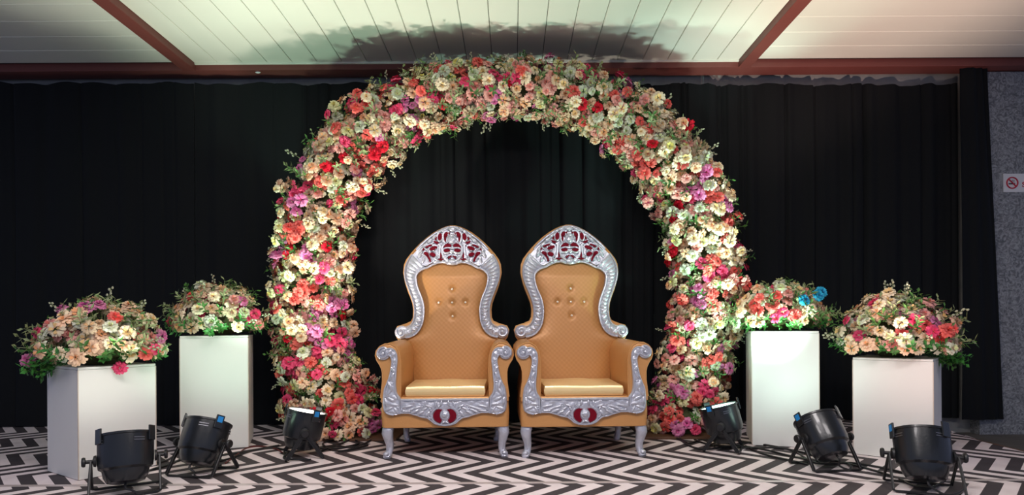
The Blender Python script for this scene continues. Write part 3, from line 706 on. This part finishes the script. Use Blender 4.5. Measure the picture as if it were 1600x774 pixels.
while len(acc) < 2500 and tries < 60000:
    tries += 1; s = rr.uniform(0, TOT); th = rr.uniform(-PI, PI)
    if abs(th) > 2.1 and rr.random() < .5: continue
    p, n, i = arch_pt(s, th, (rr.uniform(.60, .90) if rr.random() < .85 else rr.uniform(.90, 1.06)) + .07*math.sin(s*9 + 2*math.sin(th*2)) + .05*math.sin(s*23 + th*3))
    if p.z < .05 or p.y > 4.62: continue
    sc = rr.uniform(.066, .092) * (1 if rr.random() < .8 else .8)
    if near(p, .046 if abs(th) < 2.1 else .075): continue
    cells.setdefault((int(p.x//.1), int(p.y//.1), int(p.z//.1)), []).append(p)
    n2 = (n + Vector((rr.uniform(-.75, .75), rr.uniform(-.7, .3), rr.uniform(-.75, .75)))).normalized()
    acc.append((p, n2, rr.uniform(0, 6.28), sc, rr.randrange(6), cluster_col(rr, p, seeds), abs(th)))
acc.sort(key=lambda q: -(q[3]*(max(0, math.cos(q[6])) + .05) * (1 if q[0].z > .08 else .5)))
for (p, n, sp_, sc, g, col, th) in acc[:300]: place('flower', flower_mesh(g, col), arch, inv @ p, n, sp_, sc)
stuff_flowers('flower_cover', [(inv @ p, n, s_, sc, g, c_) for (p, n, s_, sc, g, c_, th) in acc[300:]], arch)
for k in range(298):
    p, n, i = arch_pt(rr.uniform(0, TOT), rr.uniform(-1.9, 1.9), rr.uniform(.58, .82))
    if p.z < .06: continue
    place('leaf_sprig', rr.choice(SPR), arch, inv @ p, (n + Vector((rr.uniform(-.7, .7), rr.uniform(-.4, .4), rr.uniform(-.7, .7)))).normalized(), rr.uniform(0, 6.28), rr.uniform(.8, 1.25))
fm = MB()                                                            # the many small leaves between the blossoms
SPV = [([tuple(v.co) for v in q.vertices], [tuple(p_.vertices) for p_ in q.polygons]) for q in SPR]
for k in range(650):
    p, n, i = arch_pt(rr.uniform(0, TOT), rr.uniform(-2.2, 2.2), rr.uniform(.50, .76))
    if p.z < .06: continue
    sv, sf = SPV[k % 4]; fm.mx = Matrix.Translation(inv @ p) @ orient((n + Vector((rr.uniform(-.8, .8), rr.uniform(-.4, .4), rr.uniform(-.8, .8)))).normalized(), rr.uniform(0, 6.28)) @ Matrix.Scale(rr.uniform(.7, 1.1), 4)
    fm.cur = 0 if k % 4 < 2 else 1; fm.add(sv, sf)
fm.build('leaf_cover', [M_leaf, M_leafp], arch, smooth=False)['kind'] = 'stuff'
for k in range(64):
    th = rr.choice((-1, 1))*rr.uniform(1.0, 1.9); p, n, i = arch_pt(rr.uniform(.2, TOT-.2), th, rr.uniform(.92, 1.02))
    if p.z < .1: continue
    place('bud_sprig', rr.choice(BUD), arch, inv @ p, (n + Vector((rr.uniform(-.5, .5), -.1, rr.uniform(-.6, .3)))).normalized(), rr.uniform(0, 6.28), rr.uniform(.7, 1.15))

# ------------------------------------------------------------------ the four bouquets
def bouquet(c, rx, h, seed, label, wts, accents, skirt, nf=62, droop=(), hang=()):
    r = random.Random(seed); rt = empty('flower_arrangement', c); tag(rt, label, 'flowers', 'flower arrangements on the pedestals')
    MB().blob((0, 0, h*.30), (rx*.50, rx*.50, h*.36), None, 14, 8).build('moss_core', M_core, rt)
    pts = []; names = list(wts); W = [wts[k] for k in names]; t = 0
    while len(pts) < nf*1.25 and t < 14000:
        t += 1; a = r.uniform(0, 6.28); el = math.asin(r.uniform(.02, .995))
        n = Vector((math.cos(a)*math.cos(el), math.sin(a)*math.cos(el), math.sin(el))); k = r.uniform(.70, 1.02)
        p = Vector((n.x*rx*k, n.y*rx*k*.95, .045 + n.z*(h-.03)*k))
        if any((q-p).length < .049 for q, *_ in pts): continue
        pts.append((p, n)); col = r.choices(names, W)[0]
        for (ap, ac, ar) in accents:
            if (Vector(ap) - p).length < ar*.78: col = ac
        if col == 'blue' and not any(ac == 'blue' for _, ac, _ in accents): col = 'cream'
        place('flower', flower_mesh(r.randrange(6), col), rt, p, (n + Vector((r.uniform(-.3, .3), r.uniform(-.5, .1), r.uniform(-.3, .3)))).normalized(), r.uniform(0, 6.28), r.uniform(.064, .088))
    for p, col in droop: place('flower', flower_mesh(r.randrange(2), col), rt, p, (.2, -1, .3), r.uniform(0, 6.28), .072)
    for p, n in hang: place('leaf_sprig', r.choice(SPG), rt, p, Vector(n).normalized(), r.uniform(0, 6.28), r.uniform(.8, 1.1))
    for k in range(skirt):
        a = 2*PI*k/skirt + r.uniform(-.1, .1); kk = r.uniform(.50, .78); p = Vector((math.cos(a)*rx*kk, math.sin(a)*rx*kk, r.uniform(.018, .075)))
        place('leaf_sprig', r.choice(SPG), rt, p, Vector((math.cos(a), math.sin(a), r.uniform(-.15, .6))).normalized(), r.uniform(0, 6.28), r.uniform(.7, 1.05))
    for k in range(80):
        a = r.uniform(0, 6.28); el = r.uniform(.1, 1.4); n = Vector((math.cos(a)*math.cos(el), math.sin(a)*math.cos(el), math.sin(el)))
        place('leaf_sprig', r.choice(SPR), rt, Vector((n.x*rx*.8, n.y*rx*.8, .05 + n.z*(h-.1)*.85)), n, r.uniform(0, 6.28), r.uniform(.8, 1.2))
    for k in range(9):
        a = r.uniform(0, 6.28); el = r.choice((r.uniform(.05, .3), r.uniform(.6, 1.5))); n = Vector((math.cos(a)*math.cos(el), math.sin(a)*math.cos(el), math.sin(el)))
        place('bud_sprig', r.choice(BUD), rt, Vector((n.x*rx*.98, n.y*rx*.98, .06 + n.z*(h-.06))), n, r.uniform(0, 6.28), r.uniform(.8, 1.1))
    return rt
WT = {'cream': 30, 'peach': 22, 'ivory': 16, 'tan': 8, 'blush': 10, 'coral': 3, 'pink': 2, 'mauve': 2}
bouquet(tops[0] + Vector((0, 0, .002)), .315, .345, 21, 'cream and peach flower dome with trailing greenery on the far left pedestal', WT,
        [((-.30, -.12, .15), 'coral', .07), ((.06, -.15, .30), 'mauve', .08), ((.13, -.12, .27), 'coral', .07), ((.02, -.33, .08), 'coral', .06), ((.18, -.28, .08), 'pink', .07)], 44, 105, [((.190, -.125, -.016), 'pink'), ((-.335, -.10, .03), 'mauve')],
        [((-.20 + .02*(k % 4), -.06 - .035*(k//4), .045 - .012*(k % 4)), (-.7, -.3, -.35 - .12*(k % 3))) for k in range(14)])
bouquet(tops[1] + Vector((0, 0, .002)), .30, .34, 22, 'cream flowers flanked by hot pink blooms on the tall pedestal left of the arch', WT,
        [((-.28, -.08, .16), 'pink', .12), ((-.22, -.16, .12), 'coral', .08), ((.27, -.06, .18), 'pink', .11), ((-.2, 0, .26), 'mauve', .08)], 42, 90)
bouquet(tops[2] + Vector((0, 0, .002)), .30, .31, 23, 'bouquet with two blue blossoms on the tall pedestal right of the arch', WT,
        [((-.18, -.18, .20), 'coral', .12), ((-.22, -.08, .26), 'pink', .09), ((.28, -.08, .19), 'pink', .06)], 42, 90, [((.135, -.235, .225), 'blue'), ((.165, -.215, .250), 'blue'), ((.03, -.265, .195), 'blue')])
bouquet(tops[3] + Vector((0, 0, .002)), .325, .375, 24, 'peach flower dome with a pink streak on the far right pedestal', WT,
        [((.10, -.20, .22), 'mauve', .07), ((.08, -.26, .16), 'coral', .08), ((-.06, -.26, .19), 'pink', .08), ((-.31, -.1, .12), 'pink', .07), ((.2, -.1, .26), 'blush', .08), ((.26, -.2, .1), 'lemon', .08)], 46, 115, (),
        [((.22 - .02*(k % 4), -.02 - .035*(k//4), .045 - .012*(k % 4)), (.7, -.3, -.35 - .12*(k % 3))) for k in range(14)])

# ================================================================== FLOOR LAMPS (LED cans in double yokes)
def par_can(loc, ang, tilt, label, col, power, spot, sticker, brand_slots=True, lensk=6, blend=.85, spill=30, stk=210):
    rt = empty('par_light', loc, R(ang)); tag(rt, label, 'stage light', 'black stage lights on the floor')
    HP = .165; T = Matrix.Translation((0, 0, HP)) @ Matrix.Rotation(R(-tilt), 4, 'X')
    m = MB(T)
    m.lathe([(.050, -.120), (.078, -.112), (.092, -.085), (.098, -.055), (.112, -.045), (.116, -.02), (.118, .105), (.122, .108), (.122, .118), (.112, .118), (.110, .090)], 24, cap=False)
    m.lathe([(.001, -.122), (.050, -.120)], 24, cap=False)
    body = m.build('housing', M_black, rt)
    for q in range(4):
        a = 2*PI*q/4 + .5; m = MB(T)
        for zz in (.072, .084): m.obox((.1175*math.cos(a), .1175*math.sin(a), zz), (.0012*math.cos(a), .0012*math.sin(a), 0), (-.024*math.sin(a), .024*math.cos(a), 0), (0, 0, .0022))
        m.build('vent_slot', M_pewter, body, smooth=False)
    MB(T).lathe([(.001, .116), (.060, .115), (.109, .111)], 24, cap=False).build('lens', lens_material('lens_'+str(len(bpy.data.materials)), col, lensk), rt)
    for q in (90, 210, 330):
        a = R(q + sticker); m = MB(T); m.obox((.124*math.cos(a), .124*math.sin(a), .106), (.004*math.cos(a), .004*math.sin(a), 0), (-.022*math.sin(a), .022*math.cos(a), 0), (0, 0, .036)); cl_ = m.build('filter_clip', M_black, rt, smooth=False, bevel=.002)
        if q == stk:
            m = MB(T); m.obox((.1288*math.cos(a), .1288*math.sin(a), .118), (.0006*math.cos(a), .0006*math.sin(a), 0), (-.014*math.sin(a), .014*math.cos(a), 0), (0, 0, .016)); m.build('sticker', M_blue, cl_, smooth=False)
    for sg in (-1, 1):                                               # the two U-shaped yokes
        fy = sg*.105; pth = [(-.138, 0, HP), (-.141, fy*.55, HP*.5), (-.141, fy*.97, .012), (-.128, fy, .0075), (.128, fy, .0075), (.141, fy*.97, .012), (.141, fy*.55, HP*.5), (.138, 0, HP)]
        m = MB(); m.tube(pth, .0065, 6)
        for sx_ in (-1, 1):
            a_ = Vector((sx_*.139, 0, HP)); b_ = Vector((sx_*.141, fy*.96, .014)); d_ = (b_ - a_)/2; n_ = Vector((0, d_.z, -d_.y)).normalized()
            m.obox((a_ + b_)/2, (.0028, 0, 0), n_*.0115, d_)
        m.build('yoke', M_blackm, rt)
    for sg in (-1, 1):
        mk = Matrix.Translation((sg*.118, 0, HP)) @ Matrix.Rotation(sg*PI/2, 4, 'Y')
        MB().lathe([(.028, 0), (.026, .010), (.009, .014), (.009, .040), (.022, .042), (.024, .050), (.020, .056), (.001, .057)], 14, mk).build('knob', M_blackm, rt)
    tp = [T @ Vector((0, -.03, -.118)), T @ Vector((0, -.04, -.145)), Vector((.02, -.09, .03)), Vector((.06, -.115, .012)), Vector((.12, -.06, .0105)), Vector((.17, .03, .0105))]
    MB().tube(catmull(tp, 5), .0055, 6).build('power_lead', M_rubber, rt)
    l = bpy.data.lights.new('can_beam', 'SPOT'); l.energy = power; l.color = col; l.spot_size = R(spot); l.spot_blend = blend; l.shadow_soft_size = .05
    lo = bpy.data.objects.new('can_beam', l); C.objects.link(lo); lo.parent = rt; lo.matrix_local = T @ Matrix.Translation((0, 0, .125)) @ Matrix.Rotation(PI, 4, 'X')
    l2 = bpy.data.lights.new('can_spill', 'SPOT'); l2.energy = spill; l2.color = col; l2.spot_size = R(165); l2.spot_blend = 1.0; l2.shadow_soft_size = .06
    lo = bpy.data.objects.new('can_spill', l2); C.objects.link(lo); lo.parent = rt; lo.matrix_local = T @ Matrix.Translation((0, 0, .125)) @ Matrix.Rotation(PI, 4, 'X')
    return rt
Z0 = .0045
par_can((-1.88, 2.80, Z0), 32, 17, 'black stage light in front of the far left pedestal', (.96, 1.0, .86), 120, 52, 0, spill=6, stk=90)
par_can((-1.70, 3.16, Z0), -12, 26, 'black stage light with blue sticker in front of the tall left pedestal', (.60, 1.0, .72), 110, 72, 122, spill=14)
par_can((-1.295, 3.56, Z0), -66, 13, 'black stage light with bright lens at the left foot of the arch', (1.0, .90, .78), 180, 100, 171, spill=20)
par_can((1.345, 3.68, Z0), 64, 15, 'black stage light with bright lens at the right foot of the arch', (.56, 1.0, .80), 100, 100, -49, spill=18)
par_can((1.73, 3.20, Z0), 10, 36, 'black stage light aimed at the tall right pedestal', (.66, 1.0, .88), 230, 52, -20, spill=9)
par_can((1.965, 2.76, Z0), -22, 24, 'black stage light in front of the far right pedestal', (1.0, .70, .60), 300, 60, -20, spill=14)

# ------------------------------------------------------------------ cables on the floor
def cable(pts, label, m=None, r_=.0062):
    P = catmull([ground(a, b) + Vector((0, 0, Z0 + r_ + .001)) for a, b in pts], 7)
    b0 = P[0].copy(); b0.z = 0
    o = MB(Matrix.Translation(-b0)).tube(P, r_, 6).build('cable', m or M_rubber, None, loc=b0)
    return tag(o, label, 'cable', 'cables on the carpet')
cable([(225, 742), (250, 733), (285, 722), (300, 728), (340, 716), (380, 710), (425, 703), (455, 709)], 'black cable running from the far left light past the tall left pedestal')
cable([(352, 727), (372, 712), (385, 703), (405, 700), (430, 704), (441, 710)], 'thin dark red cable curling beside the tall left pedestal', M_redcable, .0045)
cable([(500, 704), (530, 703), (560, 696), (548, 689), (515, 692), (505, 698), (530, 708), (575, 699)], 'black cable coiled at the left foot of the arch')
cable([(1040, 680), (1062, 690), (1080, 701), (1105, 705), (1150, 700), (1195, 706), (1235, 716), (1265, 722)], 'black cable running from the arch foot to the light by the tall right pedestal')
cable([(1160, 694), (1200, 699), (1240, 708), (1275, 727), (1330, 727), (1380, 735), (1410, 742)], 'black cable running past the far right pedestal to the rightmost light')
cable([(1165, 700), (1190, 712), (1230, 722), (1262, 729)], 'short black cable in front of the tall right pedestal')
cable([(238, 728), (262, 722), (283, 708), (295, 712), (318, 722), (345, 731)], 'black cable looping between the two leftmost lights')
cable([(1085, 690), (1110, 698), (1165, 703), (1215, 703), (1258, 711), (1300, 722), (1345, 733), (1395, 748)], 'black cable passing behind the light of the tall right pedestal')
cable([(1405, 752), (1425, 762), (1450, 768), (1472, 758), (1480, 748)], 'black cable looped under the rightmost light')
cable([(243, 736), (266, 729), (290, 719), (312, 727), (352, 722), (392, 708), (436, 699)], 'black cable trailing beside the red one left of the arch')
cable([(498, 709), (525, 700), (552, 702), (580, 690), (560, 686), (535, 695), (512, 702)], 'black cable in a loose loop beside the left light of the arch')
cable([(1030, 686), (1052, 682), (1075, 695), (1098, 690), (1120, 704)], 'thin black cable crossing the carpet at the right arch foot', None, .0048)
